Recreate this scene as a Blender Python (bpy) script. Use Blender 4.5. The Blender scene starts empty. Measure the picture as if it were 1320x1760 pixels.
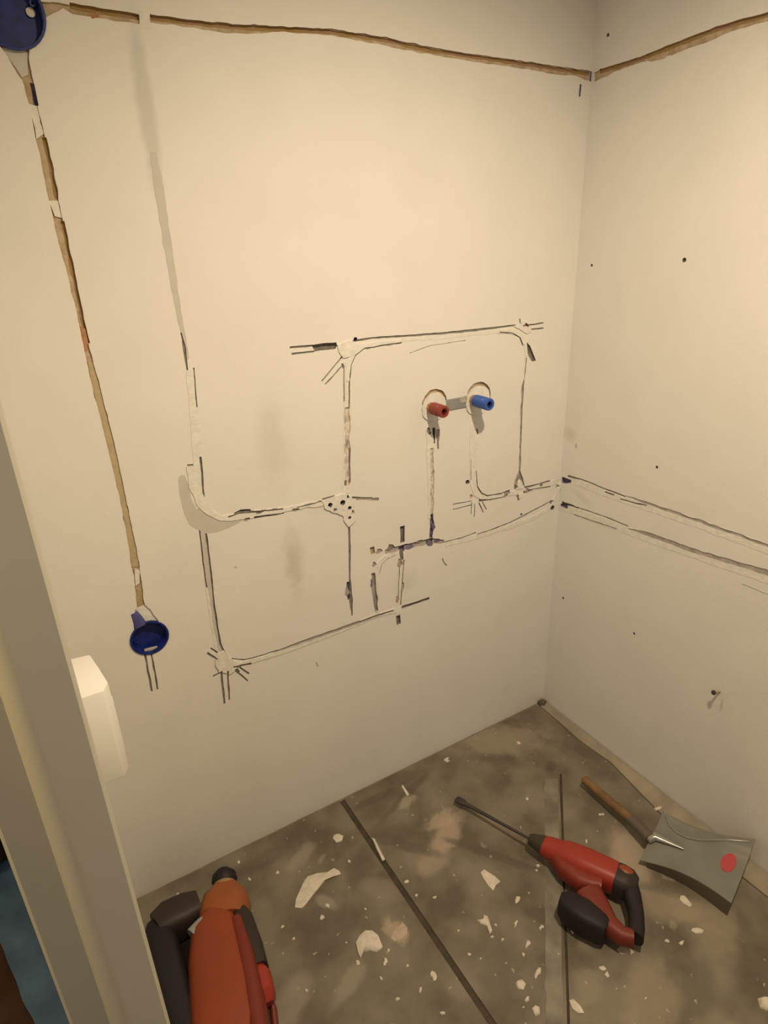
import bpy, bmesh, math, random
from mathutils import Vector, Matrix, noise, geometry
random.seed(7)
SC = bpy.context.scene
COL = SC.collection

# ------------------------------------------------------------------ camera
CAM = Vector((-1.4198, -1.3435, 1.5545))
RIGHT = Vector((0.858655, -0.511341, -0.035251))
UP = Vector((0.225875, 0.315763, 0.921561))
FWD = Vector((0.460101, 0.799265, -0.386630))
FPX = 1086.87
cd = bpy.data.cameras.new('camera'); cam = bpy.data.objects.new('camera', cd); COL.objects.link(cam)
cd.sensor_fit = 'HORIZONTAL'; cd.sensor_width = 36.0; cd.lens = FPX / 1320 * 36.0; cd.clip_start = 0.02
m = Matrix((RIGHT, UP, -FWD)).transposed().to_4x4(); m.translation = CAM
cam.matrix_world = m
SC.camera = cam
SC.view_settings.view_transform = 'Standard'; SC.view_settings.look = 'None'
SC.view_settings.gamma = 1.0; SC.view_settings.exposure = 0.0
try: SC.view_settings.use_curve_mapping = False
except Exception: pass

# ------------------------------------------------------------------ world and lights
w = bpy.data.worlds.new('world'); SC.world = w; w.use_nodes = True
w.node_tree.nodes['Background'].inputs[0].default_value = (0.75, 0.78, 1.0, 1)
w.node_tree.nodes['Background'].inputs[1].default_value = 0.05

def lamp(name, kind, loc, power, color, target=None, **kw):
    d = bpy.data.lights.new(name, kind); o = bpy.data.objects.new(name, d); COL.objects.link(o)
    o.location = loc; d.energy = power; d.color = color
    for k, v in kw.items(): setattr(d, k, v)
    if target is not None:
        o.rotation_euler = (Vector(target) - Vector(loc)).to_track_quat('-Z', 'Y').to_euler()
    return o
WARM = (1.0, 0.815, 0.575)
lamp('ceiling_downlight', 'SPOT', (-0.74, -1.10, 2.33), 102, WARM, (-0.60, -0.42, 0), spot_size=math.radians(137), spot_blend=1.0, shadow_soft_size=0.035)
lamp('hall_lamp', 'POINT', (-2.0, -0.94, 1.65), 12.0, (1.0, 0.72, 0.29), shadow_soft_size=0.05)
lamp('hall_cool_fill', 'AREA', (-2.2, -2.1, 1.7), 3.4, (0.70, 0.78, 1.0), (-1.5, -0.6, 0.8), size=0.7)  # added cool fill for the purple-grey door frame; its source is unseen

# ------------------------------------------------------------------ pixel rays onto real planes
def ray(u, v):
    return (RIGHT * ((u - 660) / FPX) + UP * (-(v - 880) / FPX) + FWD)
def onz(u, v, z):
    d = ray(u, v); return CAM + d * ((z - CAM.z) / d.z)
def ony(u, v, y=0.0):
    d = ray(u, v); return CAM + d * ((y - CAM.y) / d.y)
def onx(u, v, x=0.0):
    d = ray(u, v); return CAM + d * ((x - CAM.x) / d.x)

# ------------------------------------------------------------------ materials
def mat(name, color, rough=0.6, metal=0.0, vary=0.0, vscale=20.0, bump=0.0, bscale=60.0, color2=None, detail=4.0, spec=0.4, stains=(), specks=()):
    M = bpy.data.materials.new(name); M.use_nodes = True
    nt = M.node_tree; N = nt.nodes; L = nt.links; b = N['Principled BSDF']
    b.inputs['Roughness'].default_value = rough; b.inputs['Metallic'].default_value = metal
    b.inputs['Specular IOR Level'].default_value = spec
    c4 = (*color, 1)
    b.inputs['Base Color'].default_value = c4
    tc = N.new('ShaderNodeTexCoord'); obj = tc.outputs['Object']
    out = None
    if vary > 0 or color2:
        n = N.new('ShaderNodeTexNoise'); n.inputs['Scale'].default_value = vscale; n.inputs['Detail'].default_value = detail
        L.new(obj, n.inputs['Vector'])
        r = N.new('ShaderNodeValToRGB'); L.new(n.outputs['Fac'], r.inputs[0])
        c2 = color2 if color2 else tuple(x * (1 - vary) for x in color)
        r.color_ramp.elements[0].position = 0.36; r.color_ramp.elements[1].position = 0.64
        r.color_ramp.elements[0].color = (*c2, 1); r.color_ramp.elements[1].color = c4
        out = r.outputs[0]
    for (cx, cy, cz, rx, ry, rz, ang, axis, col, strength, soft, nscale, namp) in stains:
        mp = N.new('ShaderNodeMapping'); mp.vector_type = 'TEXTURE'
        mp.inputs['Location'].default_value = (cx, cy, cz)
        rot = [0, 0, 0]; rot[axis] = ang
        mp.inputs['Rotation'].default_value = rot; mp.inputs['Scale'].default_value = (rx, ry, rz)
        L.new(obj, mp.inputs[0])
        ln = N.new('ShaderNodeVectorMath'); ln.operation = 'LENGTH'; L.new(mp.outputs[0], ln.inputs[0])
        n = N.new('ShaderNodeTexNoise'); n.inputs['Scale'].default_value = nscale; n.inputs['Detail'].default_value = 5.0
        L.new(obj, n.inputs['Vector'])
        ad = N.new('ShaderNodeMath'); ad.operation = 'MULTIPLY_ADD'
        L.new(n.outputs['Fac'], ad.inputs[0]); ad.inputs[1].default_value = namp; L.new(ln.outputs['Value'], ad.inputs[2])
        mr = N.new('ShaderNodeMapRange'); mr.interpolation_type = 'SMOOTHSTEP'
        L.new(ad.outputs[0], mr.inputs[0])
        mr.inputs[1].default_value = 1.0 + namp * 0.5 - soft; mr.inputs[2].default_value = 1.0 + namp * 0.5
        mr.inputs[3].default_value = strength; mr.inputs[4].default_value = 0.0
        mx = N.new('ShaderNodeMixRGB'); L.new(mr.outputs[0], mx.inputs[0])
        if out is None: mx.inputs[1].default_value = c4
        else: L.new(out, mx.inputs[1])
        mx.inputs[2].default_value = (*col, 1); out = mx.outputs[0]
    if specks:
        for (sc, thr, scol, st) in specks:
            v = N.new('ShaderNodeTexVoronoi'); v.inputs['Scale'].default_value = sc
            wn = N.new('ShaderNodeTexNoise'); wn.inputs['Scale'].default_value = sc * 1.6; L.new(obj, wn.inputs['Vector'])
            wm = N.new('ShaderNodeVectorMath'); wm.operation = 'MULTIPLY_ADD'; L.new(wn.outputs['Color'], wm.inputs[0]); wm.inputs[1].default_value = (1.1 / sc,) * 3; L.new(obj, wm.inputs[2])
            L.new(wm.outputs[0], v.inputs['Vector'])
            sx = N.new('ShaderNodeSeparateColor'); L.new(v.outputs['Color'], sx.inputs[0])
            gt = N.new('ShaderNodeMath'); gt.operation = 'GREATER_THAN'; L.new(sx.outputs[0], gt.inputs[0]); gt.inputs[1].default_value = thr
            lt = N.new('ShaderNodeMapRange'); L.new(v.outputs['Distance'], lt.inputs[0]); lt.inputs[1].default_value = 0.12; lt.inputs[2].default_value = 0.30; lt.inputs[3].default_value = st; lt.inputs[4].default_value = 0
            mu = N.new('ShaderNodeMath'); mu.operation = 'MULTIPLY'; L.new(gt.outputs[0], mu.inputs[0]); L.new(lt.outputs[0], mu.inputs[1])
            mx = N.new('ShaderNodeMixRGB'); L.new(mu.outputs[0], mx.inputs[0]); L.new(out, mx.inputs[1]); mx.inputs[2].default_value = (*scol, 1); out = mx.outputs[0]
    if out is not None: L.new(out, b.inputs['Base Color'])
    if bump > 0:
        n2 = N.new('ShaderNodeTexNoise'); n2.inputs['Scale'].default_value = bscale; n2.inputs['Detail'].default_value = 5.0
        L.new(obj, n2.inputs['Vector'])
        bp = N.new('ShaderNodeBump'); bp.inputs['Strength'].default_value = bump; bp.inputs['Distance'].default_value = 0.004
        L.new(n2.outputs['Fac'], bp.inputs['Height']); L.new(bp.outputs[0], b.inputs['Normal'])
    return M

def wst(u, v, ru, rv, ang, col, s, soft=0.8, ns=30, na=0.8):      # a stain on the back wall
    p = ony(u, v); return (p.x, 0, p.z, ru, 0.05, rv, ang, 1, col, s, soft, ns, na)
def rst(u, v, ru, rv, ang, col, s, soft=0.8, ns=30, na=0.8):      # a stain on the right wall
    p = onx(u, v); return (0, p.y, p.z, 0.05, ru, rv, ang, 0, col, s, soft, ns, na)
def fst(u, v, ru, rv, ang, col, s, soft=0.6, ns=18, na=1.2):      # a stain on the floor sheets
    p = onz(u, v, 0); return (p.x, p.y, 0, ru, rv, 0.05, ang, 2, col, s, soft, ns, na)

GREY = (0.42, 0.38, 0.32)
M_wall = mat('white_wall_paint', (0.75, 0.725, 0.675), 0.75, vary=0.035, vscale=6, bump=0.12, bscale=90, stains=[
    wst(505, 965, .035, .13, 0.0, GREY, 0.45, 0.9, 40, 0.9), wst(470, 760, .06, .16, 0.0, (0.55, 0.51, 0.45), 0.40, 0.9, 26, 0.8),
    wst(545, 870, .05, .03, 0.0, (0.6, 0.57, 0.5), 0.3), wst(700, 1000, .05, .05, 0.3, (0.5, 0.46, 0.42), 0.25, 0.9, 50),
    wst(405, 975, .007, .006, 0, GREY, .6), wst(252, 190, .022, .20, 0.0, (0.55, 0.53, 0.48), 0.75, 0.7, 30, 0.6)])
M_wallr = mat('white_wall_paint_right', (0.75, 0.725, 0.675), 0.75, vary=0.035, vscale=6, bump=0.12, bscale=90, stains=[
    rst(980, 748, .05, .035, 0, (0.62, 0.53, 0.42), 0.55, 0.9), rst(990, 766, .006, .012, 0, GREY, 0.8),
    rst(1240, 1212, .006, .03, 0, GREY, 0.5), rst(1000, 855, .06, .02, 0.3, (0.55, 0.5, 0.45), 0.3)])
M_plain = mat('white_plaster', (0.74, 0.72, 0.67), 0.8, vary=0.03, vscale=5)
M_fill = mat('pale_filler', (0.77, 0.745, 0.68), 0.8, vary=0.10, vscale=60, bump=0.3, bscale=140)
M_wet = mat('damp_grey_plaster', (0.56, 0.53, 0.48), 0.6, vary=0.06, vscale=30)
M_wetfade = mat('half_dry_plaster', (0.68, 0.65, 0.58), 0.7, vary=0.06, vscale=20)
M_cut = mat('dark_cut', (0.27, 0.235, 0.20), 0.9, vary=0.4, vscale=70)
M_cutpale = mat('pale_cut', (0.50, 0.46, 0.40), 0.9, vary=0.4, vscale=70)
M_violet = mat('dusty_violet_cut', (0.25, 0.21, 0.27), 0.8, color2=(0.10, 0.08, 0.16), vscale=60)
M_grey = mat('grey_strip', (0.45, 0.40, 0.36), 0.85, vary=0.3, vscale=50)
M_mottle = mat('mottled_strip', (0.74, 0.69, 0.60), 0.9, color2=(0.54, 0.46, 0.37), vscale=95, bump=0.6, bscale=160)
M_brown = mat('brown_render', (0.54, 0.43, 0.30), 0.9, color2=(0.40, 0.30, 0.17), vscale=45, bump=0.7, bscale=120)
M_olive = mat('olive_cable_bed', (0.33, 0.23, 0.07), 0.9, color2=(0.36, 0.21, 0.13), vscale=25, bump=0.6, bscale=120)
M_tan = mat('tan_filler', (0.50, 0.40, 0.24), 0.85, vary=0.12, vscale=60, bump=0.3, bscale=120)
M_brick = mat('brick_dust', (0.50, 0.27, 0.14), 0.9, vary=0.3, vscale=70, bump=0.5)

# floor: grey-brown dusty sheets
PINK = (0.40, 0.32, 0.24); DARK = (0.095, 0.08, 0.058); PALE = (0.36, 0.31, 0.24)
M_floor = mat('dusty_floor_sheet', (0.215, 0.184, 0.134), 0.65, color2=(0.118, 0.097, 0.066), vscale=8, detail=9, bump=0.25, bscale=30,
    specks=[(20, .92, (0.34, .29, .22), .5), (75, .94, (0.42, .37, .29), .8)], stains=[
    fst(770, 1430, .11, .045, 0.5, PINK, .75), fst(745, 1480, .07, .05, 0.2, PINK, .5), fst(1085, 1470, .12, .07, 0.9, PINK, .8),
    fst(860, 1270, .22, .09, -0.5, (0.33, .27, .20), .6), fst(1150, 1560, .12, .05, -.9, (0.34, .27, .19), .6),
    fst(620, 1490, .10, .05, 0.6, DARK, .6), fst(560, 1600, .12, .09, .6, DARK, .55), fst(690, 1450, .16, .025, -0.9, DARK, .6),
    fst(870, 1395, .08, .06, 0, (0.20, .17, .13), .6), fst(850, 1470, .18, .018, -0.95, DARK, .7), fst(700, 1365, .16, .018, .35, DARK, .6),
    fst(770, 1560, .12, .03, -1.0, DARK, .4), fst(500, 1720, .08, .05, 0.4, PALE, .5), fst(680, 1600, .03, .05, .3, PINK, .8, .6, 40),
    fst(700, 1378, .045, .025, .3, PALE, .7, .6, 40), fst(758, 1408, .06, .035, 0, PINK, .7, .5, 40), fst(560, 1550, .02, .05, .6, PALE, .5),
    fst(1020, 1600, .08, .04, .4, (0.33, .28, .20), .4), fst(1200, 1690, .14, .05, .5, DARK, .4), fst(1120, 1720, .16, .07, .5, (0.30, .25, .18), .55), fst(1230, 1600, .12, .06, .5, (0.30, .25, .18), .5), fst(1010, 1690, .06, .04, .5, (0.32, .27, .2), .5), fst(600, 1690, .07, .03, .5, PALE, .45), fst(520, 1470, .07, .03, .4, PALE, .4), fst(655, 1530, .04, .08, .6, (0.24, .2, .15), .6), fst(800, 1700, .06, .03, -.8, (0.24, .2, .15), .6),
    fst(945, 1318, .035, .02, .6, DARK, .9, .7, 40), fst(930, 1570, .03, .06, .7, DARK, .7), fst(1300, 1670, .05, .05, 0, DARK, .5),
    fst(860, 1680, .14, .05, .6, (0.14, .12, .09), .5), fst(450, 1480, .15, .03, 0, DARK, .4), fst(640, 1375, .1, .02, 0, DARK, .6)])
M_screed = mat('bare_screed', (0.27, 0.225, 0.165), 0.85, vary=0.3, vscale=16, bump=0.4)
M_strip = mat('brownish_floor_strip', (0.35, 0.295, 0.22), 0.8, vary=0.25, vscale=14)
M_seam = mat('seam_strip', (0.075, 0.055, 0.038), 0.9, vary=0.3, vscale=40)  # dark brown for the strips in the open joints
M_clump = mat('brown_dirt', (0.15, 0.115, 0.08), 0.9, vary=0.4, vscale=90)
M_tape = mat('dusty_tape', (0.27, 0.24, 0.185), 0.55, vary=0.45, vscale=14)
M_chip = mat('plaster_chip', (0.68, 0.615, 0.51), 0.85, vary=0.15, vscale=80, bump=0.4)
M_chippink = mat('pinkish_chip', (0.50, 0.40, 0.32), 0.85, vary=0.15, vscale=80, bump=0.4)
M_hallfloor = mat('brown_wood_floor', (0.12, 0.06, 0.035), 0.5, vary=0.4, vscale=9)
M_jamb = mat('door_frame_paint', (0.435, 0.41, 0.335), 0.45, vary=0.04, vscale=5)
M_white = mat('white_plastic', (0.86, 0.84, 0.78), 0.35)
M_bluebox = mat('blue_box_plastic', (0.011, 0.026, 0.20), 0.4, color2=(0.008, 0.017, 0.12), vscale=60)
M_violetbox = mat('dusty_blue_plastic', (0.10, 0.09, 0.30), 0.6, vary=0.3, vscale=90)
M_red = mat('red_plug_plastic', (0.24, 0.045, 0.03), 0.4)
M_reddark = mat('red_plug_socket', (0.13, 0.012, 0.012), 0.5)
M_blue = mat('blue_plug_plastic', (0.035, 0.10, 0.40), 0.35)
M_bluedark = mat('blue_plug_socket', (0.012, 0.025, 0.12), 0.5)
M_brass = mat('dull_brass', (0.42, 0.27, 0.14), 0.45, metal=0.6)
M_steel = mat('grey_steel', (0.33, 0.33, 0.32), 0.5, metal=0.3, vary=0.1, vscale=60)
M_blade = mat('grey_blade', (0.205, 0.20, 0.168), 0.30, metal=0.0, vary=0.14, vscale=14, spec=0.45)
M_ferrule = mat('dull_ferrule', (0.15, 0.13, 0.10), 0.5, metal=0.5)
M_wood = mat('worn_wood_handle', (0.22, 0.125, 0.05), 0.65, vary=0.35, vscale=30)
M_sticker = mat('red_sticker', (0.42, 0.055, 0.06), 0.4)
M_toolred = mat('red_tool_shell', (0.32, 0.034, 0.018), 0.42, vary=0.06, vscale=12)
M_toolorange = mat('orange_tool_shell', (0.27, 0.050, 0.014), 0.42, vary=0.1, vscale=10)
M_collar = mat('pale_orange_collar', (0.30, 0.085, 0.025), 0.45, vary=0.1, vscale=15)
M_gear = mat('shaded_red_shell', (0.20, 0.024, 0.013), 0.45)  # shell red darkened for the dim belly, shade put into the colour
M_toolblack = mat('black_rubber_grip', (0.012, 0.009, 0.009), 0.6)
M_toolgrey = mat('dark_grey_housing', (0.030, 0.021, 0.017), 0.55)
M_toolmaroon = mat('dark_red_shell', (0.17, 0.025, 0.013), 0.5)
M_chuck = mat('dark_olive_chuck', (0.04, 0.035, 0.018), 0.5)
M_bit = mat('dark_steel_bit', (0.075, 0.065, 0.062), 0.5, metal=0.5)
M_film = mat('blue_film', (0.16, 0.28, 0.48), 0.3, vary=0.3, vscale=14)
M_maroon = mat('maroon_cloth', (0.06, 0.025, 0.018), 0.8, vary=0.4, vscale=20)

# ------------------------------------------------------------------ object helpers
def link(name, bm, material, parent=None, smooth=None):
    me = bpy.data.meshes.new(name); bm.normal_update(); bm.to_mesh(me); bm.free()
    me.materials.append(material)
    if smooth is not None:
        for p in me.polygons: p.use_smooth = True
        me.set_sharp_from_angle(angle=math.radians(smooth))
    o = bpy.data.objects.new(name, me); COL.objects.link(o)
    if parent is not None:
        o.parent = parent; o.matrix_parent_inverse = parent_inv(parent)
    return o
def parent_inv(p):
    mw = Matrix.LocRotScale(p.location, p.rotation_euler, p.scale)
    if p.parent is not None: mw = Matrix.LocRotScale(p.parent.location, p.parent.rotation_euler, p.parent.scale) @ p.matrix_parent_inverse @ mw
    return mw.inverted()
def tag(o, label, cat, group=None):
    o['label'] = label; o['category'] = cat
    if group: o['group'] = group
    return o
def struct(o, label, cat):
    o['kind'] = 'structure'; o['label'] = label; o['category'] = cat; return o
def thing(name, loc, label, cat, group=None):
    o = bpy.data.objects.new(name, None); COL.objects.link(o); o.location = loc; o.empty_display_size = 0.03
    return tag(o, label, cat, group)
def box_bm(x0, x1, y0, y1, z0, z1, bev=0.0, bm=None):
    bm = bm or bmesh.new()
    r = bmesh.ops.create_cube(bm, size=1.0)
    for v in r['verts']:
        v.co = Vector(((x0 + x1) / 2 + v.co.x * (x1 - x0), (y0 + y1) / 2 + v.co.y * (y1 - y0), (z0 + z1) / 2 + v.co.z * (z1 - z0)))
    if bev:
        es = list({e for v in r['verts'] for e in v.link_edges})
        bmesh.ops.bevel(bm, geom=es, offset=bev, segments=3, affect='EDGES', profile=0.5)
    return bm
def prism_bm(pts, z0, z1, bev=0.0):
    bm = bmesh.new()
    lo = [bm.verts.new((p[0], p[1], z0)) for p in pts]; hi = [bm.verts.new((p[0], p[1], z1)) for p in pts]
    n = len(pts); bm.faces.new(lo[::-1]); bm.faces.new(hi)
    for i in range(n): bm.faces.new((lo[i], lo[(i + 1) % n], hi[(i + 1) % n], hi[i]))
    bmesh.ops.recalc_face_normals(bm, faces=bm.faces)
    if bev: bmesh.ops.bevel(bm, geom=[e for e in bm.edges], offset=bev, segments=2, affect='EDGES', profile=0.5)
    return bm
def loft_bm(stations, n=24, power=2.6, up=(0, 0, 1), bm=None):
    """stations: (point, half width, half height[, power]); round-cornered tube through them"""
    bm = bm or bmesh.new(); rings = []; up = Vector(up)
    P = [Vector(s[0]) for s in stations]
    for i, s in enumerate(stations):
        a = P[max(0, i - 1)]; b = P[min(len(P) - 1, i + 1)]
        d = (b - a).normalized(); side = d.cross(up).normalized(); u2 = side.cross(d).normalized()
        pw = s[3] if len(s) > 3 else power
        ring = []
        for k in range(n):
            t = 2 * math.pi * k / n; c, sn = math.cos(t), math.sin(t)
            x = math.copysign(abs(c) ** (2 / pw), c) * s[1]; y = math.copysign(abs(sn) ** (2 / pw), sn) * s[2]
            ring.append(bm.verts.new(P[i] + side * x + u2 * y))
        rings.append(ring)
    for a, b in zip(rings, rings[1:]):
        for k in range(n): bm.faces.new((a[k], a[(k + 1) % n], b[(k + 1) % n], b[k]))
    bm.faces.new(rings[0][::-1]); bm.faces.new(rings[-1])
    bmesh.ops.recalc_face_normals(bm, faces=bm.faces)
    return bm
def lathe_bm(profile, origin, axis, n=32, bm=None, ref=(0, 0, 1)):
    """profile: (distance along axis, radius)"""
    bm = bm or bmesh.new(); axis = Vector(axis).normalized(); origin = Vector(origin)
    e1 = axis.cross(Vector(ref)).normalized(); e2 = axis.cross(e1)
    rings = []
    for t, r in profile:
        rings.append([bm.verts.new(origin + axis * t + (e1 * math.cos(2 * math.pi * k / n) + e2 * math.sin(2 * math.pi * k / n)) * max(r, 1e-5)) for k in range(n)])
    for a, b in zip(rings, rings[1:]):
        for k in range(n): bm.faces.new((a[k], a[(k + 1) % n], b[(k + 1) % n], b[k]))
    bm.faces.new(rings[0]); bm.faces.new(rings[-1][::-1])
    bmesh.ops.recalc_face_normals(bm, faces=bm.faces)
    return bm

# ------------------------------------------------------------------ walls with real chases, cuts and filler
class Wall:
    """a wall face in its own plane (h, z): items are polygons carved in (depth > 0) or standing proud (depth < 0)"""
    def __init__(self, to3d, pix): self.to3d = to3d; self.pix = pix; self.items = []
    def poly_px(self, name, m, depth, pts, jit=0.0):
        self.poly(name, m, depth, [self.pix(*p) for p in pts], jit)
    def poly(self, name, m, depth, pts, jit=0.0):
        pts = [Vector(p) for p in pts]
        if jit:
            out = []; s = random.uniform(0, 90); n = len(pts)
            for i in range(n):
                a, b = pts[i], pts[(i + 1) % n]; k = max(1, int((b - a).length / 0.007))
                for j in range(k):
                    p = a.lerp(b, j / k)
                    out.append(p + Vector((noise.noise(Vector((p.x * 60, p.y * 60, s))), noise.noise(Vector((p.x * 60, p.y * 60, s + 20))))) * jit)
            pts = out
        self.items.append((name, m, depth, pts))
    def stroke(self, name, m, depth, pts, width, jit=0.0006, ends=1.0):
        P = [Vector(self.pix(*p)) for p in pts]
        W = list(width) if isinstance(width, (list, tuple)) else [width] * len(P)
        Q = []; s = random.uniform(0, 90)
        for i in range(len(P) - 1):
            k = max(1, int((P[i + 1] - P[i]).length / 0.008))
            for j in range(k): Q.append((P[i].lerp(P[i + 1], j / k), W[i] + (W[i + 1] - W[i]) * j / k))
        Q.append((P[-1], W[-1]))
        L, R = [], []
        for i, (p, wd) in enumerate(Q):
            a = Q[max(0, i - 1)][0]; b = Q[min(len(Q) - 1, i + 1)][0]; d = (b - a).normalized(); nn = Vector((-d.y, d.x))
            q = Vector((p.x * 45, p.y * 45, s))
            L.append(p + nn * (wd / 2 + jit * noise.noise(q) * 2)); R.append(p - nn * (wd / 2 + jit * noise.noise(q + Vector((0, 0, 31))) * 2))
        self.items.append((name, m, depth, L + R[::-1]))
    def disc(self, name, m, depth, c, r, jit=0.0, n=36):
        s = random.uniform(0, 50)
        self.items.append((name, m, depth, [Vector(c) + Vector((math.cos(2 * math.pi * k / n), math.sin(2 * math.pi * k / n))) * (r + jit * noise.noise(Vector((k * .5, s, 0)))) for k in range(n)]))
    def build(self, name, material, rect, outward):
        (h0, z0, h1, z1) = rect
        V = []; E = []
        def loop(pts):
            o = len(V); n = len(pts); V.extend(Vector(p) for p in pts); E.extend((o + i, o + (i + 1) % n) for i in range(n))
        loop([(h0, z0), (h1, z0), (h1, z1), (h0, z1)])
        boxes = []
        for it in self.items:
            pts = [Vector((min(max(p.x, h0), h1), min(max(p.y, z0), z1))) for p in it[3]]
            loop(pts); boxes.append((min(p.x for p in pts), max(p.x for p in pts), min(p.y for p in pts), max(p.y for p in pts), pts))
        v2, e2, f2, _, _, _ = geometry.delaunay_2d_cdt(V, E, [], 0, 1e-6)
        def inside(p, pts):
            c = False; j = len(pts) - 1
            for i in range(len(pts)):
                a, b = pts[i], pts[j]
                if (a.y > p.y) != (b.y > p.y) and p.x < (b.x - a.x) * (p.y - a.y) / (b.y - a.y) + a.x: c = not c
                j = i
            return c
        ids = []
        for f in f2:
            c = (v2[f[0]] + v2[f[1]] + v2[f[2]]) / 3; k = -1
            for i in range(len(self.items) - 1, -1, -1):
                b = boxes[i]
                if b[0] <= c.x <= b[1] and b[2] <= c.y <= b[3] and inside(c, b[4]): k = i; break
            ids.append(k)
        dep = lambda k: 0.0 if k < 0 else self.items[k][2]
        bms = {}; cache = {}
        def vert(k, vi, d):
            key = (k, vi, round(d, 5))
            if key not in cache:
                p = v2[vi]; cache[key] = bms.setdefault(k, bmesh.new()).verts.new(self.to3d(p.x, p.y, d))
            return cache[key]
        emap = {}
        for fi, f in enumerate(f2):
            k = ids[fi]
            if k >= 0 and self.items[k][1] is None:      # an open hole: no floor
                pass
            else:
                try: bms.setdefault(k, bmesh.new()).faces.new([vert(k, i, dep(k)) for i in f])
                except ValueError: pass
            for a in range(3):
                e = (f[a], f[(a + 1) % 3]); emap.setdefault(tuple(sorted(e)), []).append(k)
        for (a, b), ks in emap.items():
            if len(ks) == 2 and ks[0] != ks[1] and abs(dep(ks[0]) - dep(ks[1])) > 1e-6:
                k = ks[0] if abs(dep(ks[0])) > abs(dep(ks[1])) else ks[1]
                d0, d1 = dep(ks[0]), dep(ks[1])
                kk = k if (k < 0 or self.items[k][1] is not None) else -1
                try: bms.setdefault(kk, bmesh.new()).faces.new((vert(kk, a, d0), vert(kk, b, d0), vert(kk, b, d1), vert(kk, a, d1)))
                except ValueError: pass
        for bm in bms.values():
            for f in bm.faces:
                f.normal_update()
        base = bms.pop(-1); 
        root = link(name, base, material)
        for k in sorted(bms):
            it = self.items[k]
            if it[1] is not None: link(it[0], bms[k], it[1], root)
        return root

# ======================================================================= back wall
B = Wall(lambda h, z, d: (h, d, z), lambda u, v: (ony(u, v).x, ony(u, v).z))
CUT = 0.0024
# soft bands of filler first (later items win where they overlap)
wl = [(228, 150), (242, 240), (259, 300), (273, 370), (286, 450), (301, 530), (312, 580), (320, 622)]
wr = [(262, 150), (272, 240), (281, 310), (291, 390), (301, 460), (311, 530), (319, 580), (326, 622)]
B.poly_px('damp_plaster_strip', M_wet, -0.0006, [(258, 262), (262, 300)] + wl[3:] + wr[:3:-1] + [(279, 310), (268, 262)], 0.002)
# top cable chase
up = [(48, 0), (100, 5), (150, 13), (200, 20), (239, 26)]; lo = [(239, 41), (205, 37), (165, 31), (125, 24), (108, 14), (90, 22), (76, 33), (66, 44), (55, 53)]
B.poly_px('cable_chase', M_brown, 0.004, up + lo, 0.002)
B.poly_px('cable_chase', M_brown, 0.004, [(256, 25), (330, 34), (400, 41), (480, 46), (560, 49), (650, 61), (740, 81), (820, 94), (900, 105), (1000, 120), (1020, 123),
    (1019, 141), (1005, 138), (990, 130), (955, 128), (900, 118), (830, 108), (740, 94), (650, 76), (560, 60), (480, 55), (440, 58), (390, 57), (330, 48), (300, 43), (256, 39)], 0.002)
B.stroke('cable_bed', M_olive, 0.007, [(120, 9), (160, 16), (200, 22), (239, 30)], 0.007, 0.001)
B.stroke('cable_bed', M_olive, 0.007, [(257, 29), (330, 38), (400, 45), (480, 50), (560, 53), (650, 66), (740, 86), (820, 98), (900, 109), (1000, 124), (1014, 127)], 0.007, 0.001)
B.poly_px('brick_patch', M_brick, 0.0038, [(152, 20), (172, 20), (170, 30), (158, 32)], 0.001)
B.poly_px('filler_bridge', M_fill, -0.0005, [(238, 18), (257, 22), (258, 48), (243, 48)], 0.001)
# left cable chase down to the round box
cl = [(-6, 72), (10, 92), (24, 118), (38, 138), (47, 168), (57, 212), (65, 255), (79, 318), (95, 390), (110, 450), (127, 520), (140, 572), (150, 625), (158, 662), (175, 728), (190, 790), (205, 852), (218, 920), (226, 972), (231, 1000), (236, 1052)]
cr = [(48, 60), (52, 110), (60, 150), (68, 198), (80, 242), (92, 290), (101, 345), (118, 430), (132, 510), (145, 562), (158, 612), (171, 662), (186, 722), (201, 782), (215, 850), (228, 912), (240, 972), (246, 1020), (250, 1052)]
B.poly_px('cable_chase', M_brown, 0.0045, cl + cr[::-1], 0.002)
B.stroke('cable_bed', M_olive, 0.0065, [(76, 236), (88, 288), (98, 342)], 0.006, 0.001)
B.stroke('cable_bed', M_olive, 0.0065, [(107, 380), (126, 470), (142, 548), (152, 590)], 0.006, 0.001)
B.poly_px('tan_filler_run', M_tan, 0.003, [(151, 622), (158, 662), (175, 728), (190, 790), (205, 852), (218, 920), (227, 975), (241, 975), (228, 912), (215, 850), (201, 782), (186, 722), (171, 662), (160, 622)], 0.0008)
B.poly_px('filler_patch', M_fill, 0.002, [(50, 178), (64, 182), (76, 230), (64, 238)], 0.003)
B.poly_px('filler_patch', M_fill, 0.002, [(84, 345), (101, 345), (106, 374), (94, 372)], 0.002)
B.poly_px('filler_patch', M_fill, 0.002, [(231, 978), (241, 980), (240, 1003), (233, 1008)], 0.001)
B.poly_px('filler_patch', M_wet, 0.003, [(4, 82), (46, 80), (50, 128), (38, 132), (20, 108)], 0.003)
B.poly_px('brick_patch', M_brick, 0.0044, [(136, 560), (148, 566), (154, 600), (146, 606)], 0.001)
B.poly_px('cut_gap', M_violet, 0.010, [(51, 140), (58, 143), (66, 182), (57, 180)], 0.001)
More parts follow.
